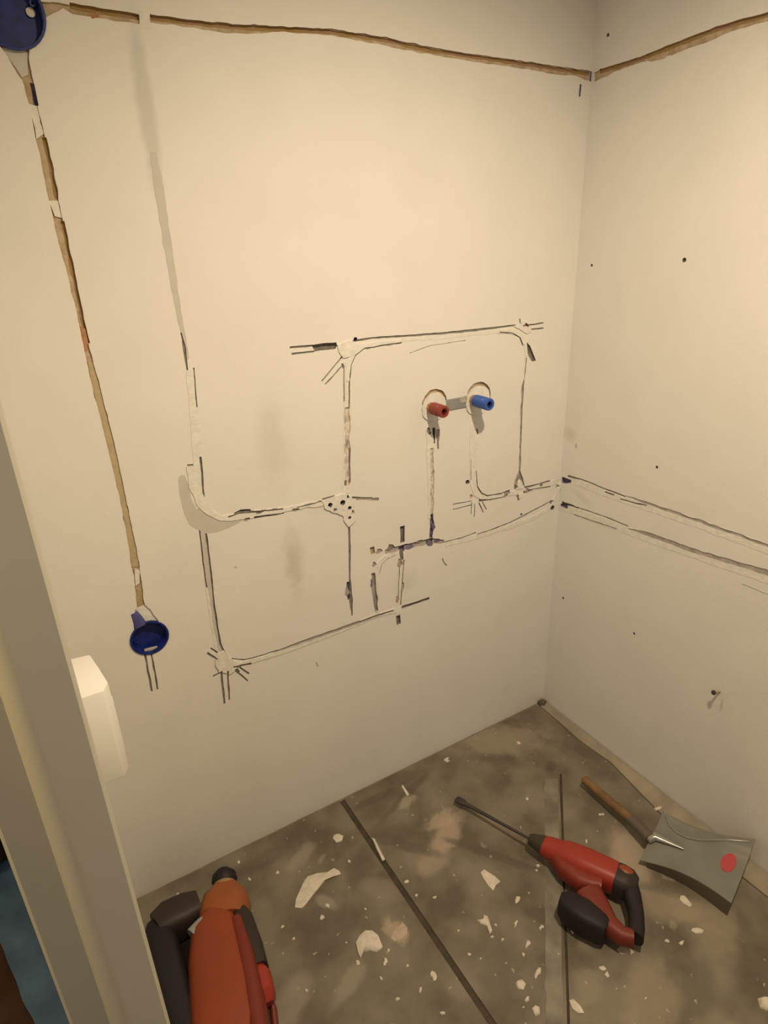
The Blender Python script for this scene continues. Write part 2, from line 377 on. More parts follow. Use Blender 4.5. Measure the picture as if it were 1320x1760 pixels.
# main conduit run on the left
B.stroke('filled_pipe_chase', M_fill, -0.0010, [(323, 618), (332, 690), (338, 760), (343, 840), (349, 912), (360, 1000), (371, 1080), (382, 1132)], [.012, .018, .020, .018, .016, .022, .022, .024], 0.0012)
B.stroke('grey_streak', M_wet, -0.0012, [(346, 890), (352, 950), (361, 1010), (371, 1080), (380, 1120)], .010, 0.001)
B.stroke('cut_line', M_cut, CUT, [(311, 572), (317, 600), (322, 636)], [.003, .006, .003])
B.stroke('cut_line', M_cutpale, 0.003, [(333, 632), (338, 700)], .003)
B.stroke('cut_line', M_cut, CUT, [(344, 785), (347, 812), (350, 862)], .0045)
B.stroke('cut_line', M_cut, CUT, [(352, 905), (360, 962), (368, 1040), (378, 1105), (389, 1129), (403, 1138)], [.004, .0045, .004, .005, .005, .003])
B.stroke('cut_line', M_cutpale, 0.004, [(340, 880), (347, 950), (355, 1010)], .003)
# hook of damp plaster and the pale elbow over it
B.poly_px('damp_plaster_hook', M_wet, -0.0005, [(306, 823), (311, 816), (318, 817), (323, 832), (328, 856), (338, 876), (346, 868), (356, 880), (372, 890), (395, 893), (425, 888), (410, 899), (395, 906), (375, 914), (355, 917), (337, 909), (325, 901), (316, 882), (309, 852)], 0.0008)
B.stroke('filled_pipe_chase', M_fill, -0.0022, [(328, 800), (334, 835), (345, 862), (360, 880), (380, 890), (400, 890), (440, 883), (480, 878), (530, 868), (560, 863), (580, 860)], [.02, .022, .02, .014, .012, .014, .016, .012, .012, .016, .02], 0.0018)
B.stroke('cut_line', M_cutpale, 0.003, [(322, 800), (332, 799)], .004)
B.poly_px('cut_gap', M_cut, 0.010, [(402, 882), (414, 876), (430, 875), (432, 878), (420, 882), (404, 884)], 0.0008)
B.stroke('cut_line', M_cut, CUT, [(392, 888), (412, 881), (440, 879), (486, 874)], .0035)
B.stroke('cut_line', M_cut, CUT, [(436, 889), (488, 882)], [.006, .003])
B.stroke('cut_line', M_cutpale, 0.004, [(510, 872), (556, 860)], .003)
# plaster knot with holes
B.poly_px('filler_lump', M_fill, -0.004, [(552, 860), (575, 852), (592, 847), (606, 854), (609, 872), (610, 895), (600, 906), (590, 895), (588, 884), (570, 880), (556, 873)], 0.006)
for (u, v, r) in ((567, 867, .006), (588, 863, .007), (600, 872, .005), (600, 889, .0045), (597, 853, .004)):
    B.disc('drilled_hole', M_violet, 0.014, B.pix(u, v), r, 0.002, 16)
B.stroke('cut_line', M_cut, CUT, [(553, 859), (575, 852)], .004)
B.stroke('cut_line', M_cut, CUT, [(604, 855), (640, 856)], .004)
B.stroke('cut_gap', M_grey, 0.003, [(612, 858), (651, 858)], [.004, .009], 0.001)
# vertical run above and below the knot
B.stroke('filled_pipe_chase', M_fill, -0.0008, [(597, 622), (597, 700), (597, 780), (596, 848)], .022, 0.001)
B.stroke('rough_strip', M_mottle, 0.003, [(596, 700), (597, 770), (596, 835)], .014, 0.002)
B.stroke('cut_line', M_cut, CUT, [(602, 618), (600, 650), (600, 702)], .0035)
B.stroke('cut_line', M_cutpale, CUT, [(591, 628), (591, 690)], .003)
B.stroke('cut_line', M_cut, CUT, [(594, 826), (594, 835)], .008)
B.stroke('cut_line', M_cut, CUT, [(601, 770), (601, 830)], .003)
B.stroke('cut_line', M_cut, CUT, [(600, 906), (601, 950), (601, 992), (603, 1030), (605, 1058)], [.006, .006, .005, .011, .004])
B.stroke('cut_gap', M_violet, 0.009, [(598, 1000), (600, 1030)], .009, 0.002)
# top horizontal run
B.stroke('filled_pipe_chase', M_fill, -0.0018, [(597, 655), (599, 628), (606, 608), (622, 596), (650, 591), (690, 587)], [.010, .012, .014, .014, .011, .008], 0.0008)
B.stroke('cut_line', M_cutpale, 0.004, [(601, 650), (603, 628), (611, 610), (626, 599), (655, 594), (690, 589)], .003)
B.stroke('filler_strip', M_fill, -0.0006, [(690, 583), (760, 579), (830, 572), (860, 569)], .010, 0.0015)
B.stroke('cut_line', M_cut, CUT, [(606, 586), (640, 581), (700, 577), (760, 573), (820, 567), (860, 562), (896, 558)], [.005, .004, .004, .005, .006, .004, .004])
B.poly_px('filler_lump', M_fill, -0.003, [(578, 593), (600, 586), (618, 590), (612, 600), (604, 612), (588, 614), (582, 604)], 0.004)
B.disc('drilled_hole', M_violet, 0.010, B.pix(611, 583), .005, 0.001, 14)
B.stroke('cut_line', M_cut, CUT, [(498, 597), (540, 594)], .004)
B.stroke('cut_line', M_cut, CUT, [(501, 608), (540, 604)], .004)
B.poly_px('cut_gap', M_cut, 0.010, [(536, 593), (556, 590), (578, 588), (580, 594), (576, 600), (556, 602), (540, 604)], 0.001)
B.stroke('cut_line', M_cutpale, 0.004, [(588, 613), (553, 655)], .0032)
B.stroke('cut_line', M_cutpale, 0.004, [(589, 628), (559, 661)], .0032)
B.stroke('cut_line', M_cut, CUT, [(588, 625), (590, 633)], .004)
B.stroke('pencil_line', M_cutpale, 0.001, [(704, 607), (740, 594), (800, 585)], .0018)
# top right corner of the loop
B.stroke('filled_pipe_chase', M_fill, -0.0018, [(855, 570), (880, 569), (896, 577), (904, 592), (905, 612)], [.008, .012, .013, .014, .012], 0.0008)
B.stroke('cut_line', M_cutpale, 0.004, [(858, 571), (880, 572), (893, 580), (899, 594)], .0026)
B.poly_px('filler_lump', M_fill, -0.0025, [(884, 560), (898, 553), (908, 556), (914, 566), (906, 574), (894, 570)], 0.005)
B.stroke('cut_line', M_cut, CUT, [(893, 548), (894, 556)], .004)
B.stroke('cut_line', M_cut, CUT, [(898, 560), (934, 555)], .0038)
B.stroke('cut_line', M_cut, CUT, [(912, 566), (934, 564)], .0038)
B.stroke('cut_gap', M_brick, 0.006, [(902, 556), (908, 561)], .006)
B.poly_px('cut_gap', M_cut, 0.007, [(905, 588), (911, 594), (921, 620), (914, 621), (906, 608)], 0.0008)
B.stroke('filled_pipe_chase', M_fill, -0.0006, [(904, 612), (902, 640), (899, 662)], .010, 0.001)
B.stroke('cut_line', M_cutpale, 0.005, [(905, 615), (901, 650), (898, 662), (896, 720), (894, 780), (892, 822)], [.004, .003, .009, .007, .006, .009], 0.0012)
B.poly_px('cut_gap', M_grey, 0.006, [(893, 806), (899, 822), (902, 836), (896, 832), (892, 822), (888, 834), (883, 842), (884, 828)], 0.001)
B.poly_px('filler_lump', M_fill, -0.003, [(888, 832), (894, 824), (899, 834), (898, 848), (892, 858), (886, 850)], 0.003)
B.stroke('cut_line', M_cut, CUT, [(888, 848), (891, 860)], .006)
# taps: discs, crescent gaps, chases
RT, BT = B.pix(745, 699), B.pix(820, 688)
for c, r in ((RT, .040), (BT, .043)):
    B.disc('plaster_gap', M_brown, 0.006, (c[0] + .004, c[1] + .006), r, 0.002)
    B.disc('plaster_collar', M_fill, -0.004, (c[0], c[1]), r - .002, 0.003)
B.stroke('filled_pipe_chase', M_fill, -0.0015, [(740, 728), (740, 780), (742, 840), (741, 890)], [.03, .026, .024, .02], 0.0015)
B.stroke('rough_strip', M_mottle, 0.0025, [(742, 770), (743, 830), (741, 888)], [.010, .012, .010], 0.002)
B.stroke('cut_gap', M_cut, 0.008, [(745, 735), (746, 762)], [.010, .006], 0.002)
B.stroke('cut_gap', M_grey, 0.004, [(752, 738), (753, 772)], [.012, .006], 0.002)
B.stroke('cut_line', M_grey, 0.003, [(734, 742), (740, 745)], .008)
B.stroke('filled_pipe_chase', M_fill, -0.0015, [(815, 728), (813, 780), (813, 830), (818, 848), (832, 857), (858, 853), (886, 846)], [.026, .024, .022, .018, .014, .014, .014], 0.0014)
B.stroke('cut_line', M_cutpale, 0.004, [(809, 790), (809, 825)], .002)
B.stroke('cut_line', M_cut, CUT, [(818, 808), (820, 836), (828, 848), (838, 852)], [.003, .004, .004, .004])
B.stroke('cut_line', M_cut, CUT, [(838, 852), (862, 848), (872, 843)], .003)
B.stroke('cut_line', M_cut, CUT, [(823, 860), (838, 859), (862, 855), (872, 850)], [.007, .004, .003, .005])
B.stroke('cut_gap', M_grey, 0.005, [(866, 850), (876, 846)], .012, 0.003)
B.stroke('cut_line', M_cut, CUT, [(819, 737), (821, 746)], .006)
B.disc('drilled_hole', M_violet, 0.009, B.pix(804, 828), .0065, 0.003, 14)
for a, b in (((778, 867), (810, 861)), ((778, 876), (810, 868)), ((811, 863), (809, 884)), ((816, 866), (815, 889)), ((823, 864), (831, 881)), ((829, 862), (836, 876))):
    B.stroke('cut_line', M_cutpale, 0.004, [a, b], .003)
# lower horizontal runs towards the corner
B.stroke('filled_pipe_chase', M_fill, -0.0012, [(886, 846), (915, 839), (945, 831), (962, 826)], .018, 0.0016)
B.stroke('cut_line', M_cut, CUT, [(901, 838), (925, 832), (945, 826)], [.006, .003, .003])
B.stroke('cut_line', M_cut, CUT, [(899, 846), (918, 840), (946, 836)], [.008, .003, .004])
B.stroke('filled_pipe_chase', M_fill, -0.001, [(765, 936), (810, 925), (870, 907), (920, 888), (955, 868)], .014, 0.0018)
B.stroke('cut_line', M_cutpale, 0.004, [(763, 932), (795, 924), (818, 915)], .003)
B.stroke('cut_line', M_brown, CUT, [(820, 918), (850, 909)], .003)
B.stroke('cut_line', M_cut, CUT, [(846, 910), (872, 900), (898, 887), (945, 862)], [.004, .003, .004, .003])
B.stroke('filler_strip', M_fill, -0.003, [(950, 868), (955, 850), (962, 834), (978, 818)], .014, 0.003)
B.disc('drilled_hole', M_violet, 0.008, B.pix(949, 873), .008, 0.003, 14)
B.disc('drilled_hole', M_violet, 0.006, B.pix(896, 884), .004, 0.001, 12)
# group of dark cuts under the red plug
B.stroke('cut_gap', M_violet, 0.009, [(742, 884), (743, 905), (741, 926)], [.010, .012, .010], 0.002)
B.stroke('cut_gap', M_grey, 0.005, [(662, 949), (690, 940), (720, 935), (742, 930), (763, 931)], [.010, .014, .014, .016, .009], 0.002)
B.stroke('cut_line', M_cut, 0.007, [(665, 944), (690, 939), (735, 928)], .005)
B.disc('cut_gap', M_violet, 0.012, B.pix(739, 932), .012, 0.004, 16)
B.disc('cut_gap', M_violet, 0.012, B.pix(691, 943), .010, 0.004, 16)
B.stroke('cut_gap', M_cut, 0.008, [(692, 904), (692, 932)], .014, 0.001)
B.stroke('filled_pipe_chase', M_fill, -0.0012, [(691, 950), (689, 990), (687, 1030), (685, 1056)], .020, 0.0016)
B.stroke('cut_line', M_cut, CUT, [(690, 946), (690, 962)], .013, 0.002)
B.stroke('cut_line', M_brown, CUT, [(694, 962), (691, 1000), (688, 1040)], .004)
B.stroke('cut_line', M_cutpale, CUT, [(686, 960), (686, 978), (684, 1034)], [.006, .003, .003])
B.stroke('filled_pipe_chase', M_fill, -0.0022, [(649, 1052), (646, 1020), (646, 990), (651, 970), (662, 958), (680, 950)], [.012, .014, .016, .016, .014, .010], 0.001)
B.stroke('cut_gap', M_grey, 0.006, [(641, 985), (643, 1015), (647, 1050)], [.010, .014, .010], 0.002)
B.stroke('cut_gap', M_brown, 0.007, [(640, 940), (641, 952)], .013, 0.002)
B.stroke('cut_line', M_cut, CUT, [(652, 985), (656, 970), (668, 958)], .003)
B.stroke('cut_line', M_cut, 0.007, [(690, 1044), (715, 1036), (738, 1028)], .008)
B.stroke('cut_gap', M_cut, 0.008, [(684, 1058), (685, 1073)], .014, 0.001)
for (u, v, ww, hh, mm) in ((652, 947, .012, .008, M_grey), (672, 941, .012, .010, M_cut), (704, 940, .014, .008, M_violet), (722, 931, .012, .006, M_cut), (752, 929, .010, .007, M_violet),
                           (687, 968, .010, .014, M_grey), (692, 1008, .005, .016, M_grey), (683, 1030, .006, .012, M_brown), (643, 970, .006, .010, M_grey), (639, 1004, .005, .014, M_violet), (597, 1018, .008, .014, M_grey),
                           (745, 906, .006, .010, M_violet), (742, 850, .004, .008, M_grey), (744, 812, .004, .007, M_grey), (887, 838, .006, .008, M_cut), (906, 843, .008, .006, M_grey), (958, 836, .008, .006, M_cutpale),
                           (948, 862, .008, .006, M_cut), (930, 833, .006, .004, M_cut), (810, 852, .006, .006, M_brown), (597, 762, .005, .012, M_grey), (600, 812, .004, .010, M_grey), (594, 722, .004, .010, M_cutpale),
                           (424, 893, .008, .005, M_grey), (446, 880, .010, .004, M_cut), (508, 876, .012, .004, M_cutpale), (575, 876, .007, .006, M_grey), (606, 880, .005, .008, M_cutpale), (384, 1146, .007, .006, M_grey), (404, 1144, .006, .005, M_cut), (736, 738, .006, .006, M_grey)):
    c_ = B.pix(u, v)
    B.poly('chipped_spot', mm, 0.0028, [(c_[0] - ww, c_[1] - hh * .4), (c_[0] - ww * .2, c_[1] - hh), (c_[0] + ww, c_[1] - hh * .3), (c_[0] + ww * .6, c_[1] + hh * .7), (c_[0] - ww * .5, c_[1] + hh)], 0.003)
# long slanting run at the bottom left
B.stroke('filled_pipe_chase', M_fill, -0.0016, [(386, 1138), (410, 1142), (440, 1134), (480, 1122), (530, 1104), (580, 1085), (650, 1057), (684, 1048)], [.02, .014, .012, .012, .012, .012, .012, .016], 0.0012)
B.stroke('cut_line', M_grey, 0.004, [(470, 1121), (520, 1103), (575, 1084), (650, 1057), (676, 1049)], [.003, .008, .008, .008, .004])
B.stroke('cut_line', M_cut, 0.004, [(398, 1132), (420, 1134), (445, 1128), (478, 1117)], .003)
B.poly_px('filler_lump', M_fill, -0.004, [(372, 1122), (384, 1118), (396, 1134), (412, 1140), (404, 1150), (392, 1158), (378, 1154), (370, 1142)], 0.005)
for a, b, wd in (((380, 1152), (386, 1209), .005), ((391, 1152), (394, 1203), .0045), ((356, 1122), (374, 1133), .005), ((362, 1114), (374, 1122), .004), ((366, 1162), (378, 1156), .0035),
                 ((400, 1146), (432, 1140), .006), ((412, 1147), (428, 1158), .004), ((404, 1152), (426, 1170), .004), ((405, 1148), (410, 1156), .008)):
    B.stroke('cut_line', M_cut, CUT, [a, b], wd)
# pencilled cuts under the round blue box
B.stroke('cut_line', M_cut, CUT, [(249, 1124), (255, 1156), (261, 1188)], .0042)
B.stroke('cut_line', M_cut, CUT, [(260, 1123), (266, 1154), (271, 1185)], .0042)
# small marks
B.stroke('pencil_line', M_violet, 0.003, [(998, 145), (996, 166)], .006)
B.stroke('pencil_line', M_cutpale, 0.002, [(760, 960), (763, 968), (768, 972)], .004)
B.stroke('pencil_line', M_cutpale, 0.001, [(543, 1138), (546, 1146)], .003)
# round recesses for the two boxes
BX = B.pix(257, 1096); BU = B.pix(14, 18)
RB = 0.043
B.poly_px('box_spout_recess', M_fill, 0.004, [(232, 1048), (250, 1040), (262, 1052), (276, 1072), (285, 1082), (232, 1090), (229, 1075)], 0.003)
B.disc('box_hole', None, 0.05, BX, RB - .001)
B.disc('box_hole', None, 0.05, BU, RB + .009)
wall_back = struct(B.build('wall_back', M_wall, (-1.50, -0.02, 0.0, 2.40), -1), 'long white wall with filled pipe chases, saw cuts and two blue round boxes', 'wall')

# ======================================================================= right wall
R = Wall(lambda h, z, d: (d, h, z), lambda u, v: (onx(u, v).y, onx(u, v).z))
R.poly_px('cable_chase', M_brown, 0.0035, [(1022, 124), (1040, 118), (1070, 108), (1100, 98), (1170, 70), (1230, 46), (1320, 21), (1420, -8), (1420, 6), (1320, 36), (1260, 53), (1215, 72), (1180, 85), (1150, 96), (1110, 105), (1060, 122), (1032, 136), (1022, 141)], 0.002)
R.stroke('cable_bed', M_olive, 0.006, [(1030, 123), (1070, 111), (1100, 101), (1170, 74), (1230, 50), (1320, 25), (1420, -4)], .008, 0.001)
R.poly_px('filler_patch', M_brown, 0.001, [(1105, 104), (1150, 90), (1145, 99), (1120, 106)], 0.002)
R.stroke('filled_pipe_chase', M_fill, -0.0006, [(968, 822), (985, 826), (1050, 850), (1110, 870), (1200, 900), (1320, 944), (1500, 1012)], .024, 0.0014)
R.stroke('grey_streak', M_grey, 0.0015, [(1075, 852), (1110, 864), (1200, 895), (1320, 938), (1500, 1006)], [.003, .008, .008, .006, .006], 0.0012)
R.stroke('cut_line', M_cut, CUT, [(976, 818), (1000, 824), (1040, 840), (1075, 853)], [.006, .003, .003, .004])
R.stroke('cut_line', M_cut, CUT, [(1066, 857), (1090, 864), (1112, 869)], .0035)
R.stroke('cut_line', M_cut, CUT, [(1040, 845), (1056, 851)], .004)
R.stroke('cut_gap', M_violet, 0.008, [(966, 825), (982, 827)], [.016, .008], 0.003)
R.stroke('filled_pipe_chase', M_fill, -0.0006, [(962, 868), (985, 878), (1040, 898), (1110, 923), (1200, 955), (1320, 995), (1500, 1056)], .024, 0.0014)
R.stroke('grey_streak', M_grey, 0.0018, [(1080, 908), (1110, 917), (1150, 931), (1200, 949), (1320, 985), (1500, 1040)], [.004, .011, .012, .012, .014, .014], 0.0014)
R.stroke('cut_line', M_cutpale, CUT, [(992, 872), (1040, 888), (1080, 905)], .004)
R.stroke('cut_line', M_cutpale, CUT, [(986, 884), (1030, 899), (1060, 909)], .003)
R.stroke('cut_gap', M_cut, 0.010, [(966, 864), (984, 869), (994, 873)], [.012, .008, .004], 0.002)
R.stroke('cut_gap', M_violet, 0.008, [(964, 868), (976, 872)], .010, 0.002)
for (u, v, r) in ((1045, 60, .004), (1017, 456, .0035), (1176, 447, .0055), (1129, 803, .004), (968, 1028, .004), (1090, 1089, .004)):
    R.disc('nail_hole', M_cut, 0.006, R.pix(u, v), r, 0.0015, 12)
R.stroke('pencil_line', M_cutpale, 0.001, [(1275, 1004), (1320, 1022)], .002)
wall_right = struct(R.build('wall_right', M_wallr, (-2.4, -0.02, 0.0, 2.40), -1), 'white right wall with two filled sloping chases and scattered nail holes', 'wall')

# ======================================================================= room shell
struct(link('floor', box_bm(-1.52, 0.02, -2.42, 0.02, -0.06, -0.006), M_screed), 'bare screed floor under the dusty sheets', 'floor')
struct(link('floor_hall', box_bm(-2.72, -1.52, -2.42, 1.22, -0.06, -0.001), M_hallfloor), 'brown wooden hall floor beyond the door frame', 'floor')
struct(link('ceiling', box_bm(-2.72, 0.02, -2.42, 1.22, 2.40, 2.46), M_plain), 'plain white ceiling', 'ceiling')
struct(link('wall_left', box_bm(-1.505, -1.446, -0.82, -0.0005, -0.02, 2.40), M_plain), 'narrow white wall beside the door frame', 'wall')
struct(link('wall_left_near', box_bm(-1.505, -1.446, -2.42, -1.80, -0.02, 2.40), M_plain), 'white wall on the near side of the doorway', 'wall')
struct(link('wall_front', box_bm(-2.72, 0.02, -2.48, -2.42, -0.06, 2.40), M_plain), 'white wall behind the camera', 'wall')
struct(link('wall_hall', box_bm(-2.78, -2.72, -2.42, 1.22, -0.06, 2.40), M_plain), 'plain hall wall', 'wall')
struct(link('wall_hall_end', box_bm(-2.72, -1.505, 1.22, 1.28, -0.06, 2.40), M_plain), 'end wall of the hall', 'wall')
struct(link('wall_hall_side', box_bm(-1.505, -1.44, 0.06, 1.22, -0.06, 2.40), M_plain), 'hall side wall beyond the room', 'wall')
# door frame: a stepped post with a rounded hall edge
JX = -0.0022
prof = [(-1.427, -0.896), (-1.4285, -0.9)]
for k in range(9):
    t = math.pi / 2 * k / 8
    prof.append((-1.455 - 0.020 * math.sin(t), -0.880 - 0.020 * math.cos(t)))
prof += [(-1.475, -0.860), (-1.508, -0.860), (-1.511, -0.857), (-1.511, -0.818), (-1.427, -0.818)]
prof = [(p[0] + (JX if p[0] > -1.50 else 0), p[1]) for p in prof]
post = link('door_1', prism_bm(prof, -0.006, 2.10), M_jamb, None, 35)
struct(post, 'pale painted door frame post standing close on the left', 'door frame')

# ======================================================================= floor sheets
def sheet(pts, label):
    return tag(link('floor_sheet', prism_bm(pts, -0.0060, -0.0005), M_floor), label, 'floor sheet', 'dusty protective sheets on the floor')
def fl(u, v): p = onz(u, v, 0); return (p.x, p.y)
def line(a, b, k, amp, s):
    return [(a[0] + (b[0] - a[0]) * i / k + (amp * noise.noise(Vector((i * .7, s, 0))) if 0 < i < k else 0), a[1] + (b[1] - a[1]) * i / k + (amp * noise.noise(Vector((i * .7, s, 9))) if 0 < i < k else 0)) for i in range(k + 1)]
sheet(line((-1.444, -0.008), (-0.848, -0.008), 14, .005, 1) + line((-0.848, -2.40), (-1.444, -2.40), 3, 0, 0), 'grey dusty floor sheet on the left under the large orange hammer')
gA, gB = fl(963, 1330), fl(977, 1760)              # slanting joint
e = Vector((gB[0] - gA[0], gB[1] - gA[1])).normalized(); nrm = Vector((-e.y, e.x))
far = (gA[0] + e.x * 2.0, gA[1] + e.y * 2.0)
far = (-0.832, gA[1] + e.y * ((-0.832 - gA[0]) / e.x))
o2 = 0.0032
top_right = [(-0.045, -0.118), (-0.047, -0.012)]
pB1 = line((-0.832, -0.008), (-0.047, -0.010), 18, .004, 2) + [(-0.044, -0.118)] + line((-0.052, -0.2135), (gA[0] + .004, gA[1] - .0015), 6, .0, 5) + line((gA[0] - o2, gA[1]), (far[0], far[1] + .004), 16, .0015, 4)
sheet(pB1, 'grey splattered floor sheet in the middle beneath the long thin bit')
edge_pts = line((-0.052, -0.215), (-0.042, -0.345), 3, .002, 6) + line((-0.060, -0.45), (-0.077, -0.55), 3, .002, 7) + line((-0.070, -0.82), (-0.050, -2.40), 8, .002, 8)
pB2 = line((gA[0] + .004, gA[1] - .0016), (-0.052, -0.2136), 6, .0, 5) + edge_pts[1:] + [(-0.832, -2.40), (far[0], far[1] - .004)] + line((far[0], far[1] - .004), (gA[0] + o2, gA[1] - .004), 16, .0015, 4)[1:-1] + [(gA[0] + .0036, gA[1] - .003)]
sheet(pB2, 'grey dusty floor sheet on the right under the red drill and the shovel')
pC = [(-0.006, -0.010), (-0.036, -0.012), (-0.040, -0.118)] + [(p[0] + .0045, p[1]) for p in edge_pts] + [(-0.006, -2.40)]
ed = link('floor_strip', prism_bm(pC[::-1], -0.0060, -0.0002), M_strip)
tag(ed, 'narrow brownish floor strip running along the foot of the right wall', 'floor strip')
# dark strips laid in the open joints, each filling the gap between two sheets
sd = link('seam_strip', prism_bm([(-0.848, -0.010), (-0.848, -2.40), (-0.832, -2.40), (-0.832, -0.010)], -0.0060, -0.0035), M_seam)
tag(sd, 'dark strip filling the long open seam between the left and middle floor sheets', 'seam')
q = [Vector(gA) + Vector((-.004, .002)), Vector(gA) + Vector((.0045, -.004))]; f2 = Vector(far)
sd2 = link('seam_strip', prism_bm([q[0], (f2.x - .004 + .004, f2.y + .004), (f2.x + .004, f2.y - .004), q[1]], -0.0060, -0.0036), M_seam)
tag(sd2, 'dark strip in the slanting floor joint on the right side of the pale tape strip', 'seam')
# tape along the slanting joint
tq = []
T0, T1 = Vector(fl(936, 1338)), Vector(fl(938, 1760)); S0, S1 = Vector(fl(959, 1338)), Vector(fl(968, 1760))
T1 = T0 + (T1 - T0) * 1.15; S1 = S0 + (S1 - S0) * 1.15
tape = link('tape_strip', prism_bm(line(T0, T1, 40, .007, 12) + line(S1, S0, 24, .002, 13), -0.0005, 0.0004), M_tape)
tag(tape, 'long pale strip of dusty tape running along the slanting floor joint', 'tape')

# ======================================================================= things on the walls
def round_box(c, r, label, spout):
    o = thing('junction_box', (c[0], 0, c[1]), label, 'electrical box', None)
    org = Vector((c[0], 0, c[1]))
    # depth runs into the wall (+y): outer skin, rim, inner skin, floor
    link('box_shell', lathe_bm([(-0.044, 0.001), (-0.044, r - .002), (0.0, r - .0015), (0.0012, r), (0.0028, r), (0.0028, r - .004), (0.0, r - .005), (-0.020, r - .006), (-0.0205, 0.001)], org, (0, -1, 0)), M_bluebox, o, 40)
    for a in (0.4, 0.4 + math.pi):
        q = org + Vector((math.cos(a) * (r - .011), 0.012, math.sin(a) * (r - .011)))
        link('screw_post', lathe_bm([(-0.0195, .005), (0.003, .005), (0.003, .0022), (-0.004, .002)], q, (0, -1, 0), 14), M_bluebox, o, 40)
    if spout:
        link('conduit_spout', loft_bm([((c[0] - .013, .003, c[1] + r - .006), .014, .008), ((c[0] - .017, .003, c[1] + r + .014), .011, .008), ((c[0] - .021, .003, c[1] + r + .030), .008, .006)], 16, up=(0, 1, 0)), M_violetbox, o, 40)
    return o
jb = round_box(BX, RB, 'blue round wall box low on the left at the end of the tan cable chase', True)
ju = round_box(BU, RB + .010, 'blue round wall box cut off by the upper left corner of the picture', False)
bm = bmesh.new()
link('plaster_splash', lathe_bm([(0.0, .003), (0.0015, .007), (0.003, .004)], (BU[0] + .034, 0.0185, BU[1] + .006), (0, -1, 0), 11), M_fill, ju, 60)
link('dusty_reflection', loft_bm([((BX[0] - .016, .006, BX[1] - RB + .011), .003, .003), ((BX[0] - .001, .007, BX[1] - RB + .008), .005, .003), ((BX[0] + .013, .006, BX[1] - RB + .010), .002, .002)], 12, up=(0, 1, 0)), M_grey, jb, 60)  # grey sliver standing in for the dusty reflection low in the box

def plug(c, length, r, tip_uv, mb, md, label):
    o = thing('pipe_plug', (c[0], 0, c[1]), label, 'pipe plug', 'plugs on the tap connections')
    org = Vector((c[0], 0, c[1]))
    link('fitting', lathe_bm([(-0.03, r * .9), (0.008, r * .9), (0.012, r * .82), (0.017, r * .8)], org, (0, -1, 0), 8), M_brass, o, 40)
    L = length; pr = [(0.014, r * .5), (0.014, r * .9), (0.016, r)]
    x = 0.020
    while x < L - .018:
        pr += [(x, r), (x + .001, r * .95), (x + .003, r * .95), (x + .004, r)]; x += .008
    pr += [(L - .016, r), (L - .015, r * .94), (L - .012, r * .94), (L - .011, r), (L - .002, r), (L, r * .92), (L, r * .56)]
    pr += [(L - .012, r * .54), (L - .012, .0005)]
    link('plug_body', lathe_bm(pr, org, (0, -1, 0), 36), mb, o, 35)
    link('hex_socket', lathe_bm([(L - .0125, r * .62), (L - .002, r * .62), (L - .002, r * .42), (L - .011, r * .42), (L - .011, .0005)], org, (0, -1, 0), 6), md, o, 20)
    return o
plug(B.pix(739, 700), 0.064, 0.0160, None, M_red, M_reddark, 'red ribbed plug screwed on the left tap connection')
plug(B.pix(812, 687), 0.073, 0.0165, None, M_blue, M_bluedark, 'blue ribbed plug screwed on the right tap connection')
p0, p1 = ony(764, 697), ony(803, 690)
bm = loft_bm([((p0.x, -0.0005, p0.z), .0025, .015, 8), ((p1.x, -0.0005, p1.z), .0025, .015, 8)], 16)
br = link('mounting_bracket', bm, M_steel, None, 30); tag(br, 'grey metal bracket bridging the red and blue plugs', 'bracket')
q0, q1 = ony(789, 688), ony(801, 687)
link('plaster_residue', loft_bm([((q0.x, -0.0022, q0.z), .0022, .008), ((q1.x, -0.0022, q1.z + .001), .0022, .011)], 12), M_cutpale, br, 40)

# screw sticking out of the right wall
s = onx(1237, 1189)
o = thing('wall_screw', (0, s.y, s.z), 'small dark screw sticking out low on the right wall above the shovel', 'screw')
tipd = Vector((-0.030, 0.010, 0.0)) 
link('screw_shank', lathe_bm([(-0.012, .003), (0.0, .0032), (0.010, .0026), (0.012, .0034), (0.022, .0030)], (0, s.y, s.z), (-1, 0.12, 0.25), 12), M_brown, o, 40)
link('screw_head', lathe_bm([(0.022, .0032), (0.023, .0065), (0.0255, .0065), (0.0265, .004)], (0, s.y, s.z), (-1, 0.12, 0.25), 14), M_bit, o, 40)

# white surface box on the narrow left wall
x0, x1 = -1.446, -1.4000
o = thing('switch_box', (x0, -0.30, 0.80), 'white plastic surface box on the narrow left wall beside the door frame', 'switch box')
body = prism_bm([(x0, -0.372), (-1.4035, -0.372), (-1.3935, -0.352), (-1.4005, -0.300), (-1.4085, -0.248), (x0, -0.242)], 0.715, 0.900, 0.0035)
link('housing', body, M_white, o, 40)
rk = prism_bm([(-1.3955, -0.344), (-1.3925, -0.342), (-1.4025, -0.268), (-1.4060, -0.266)], 0.745, 0.862, 0.001)
link('cover_plate', rk, M_white, o, 40)

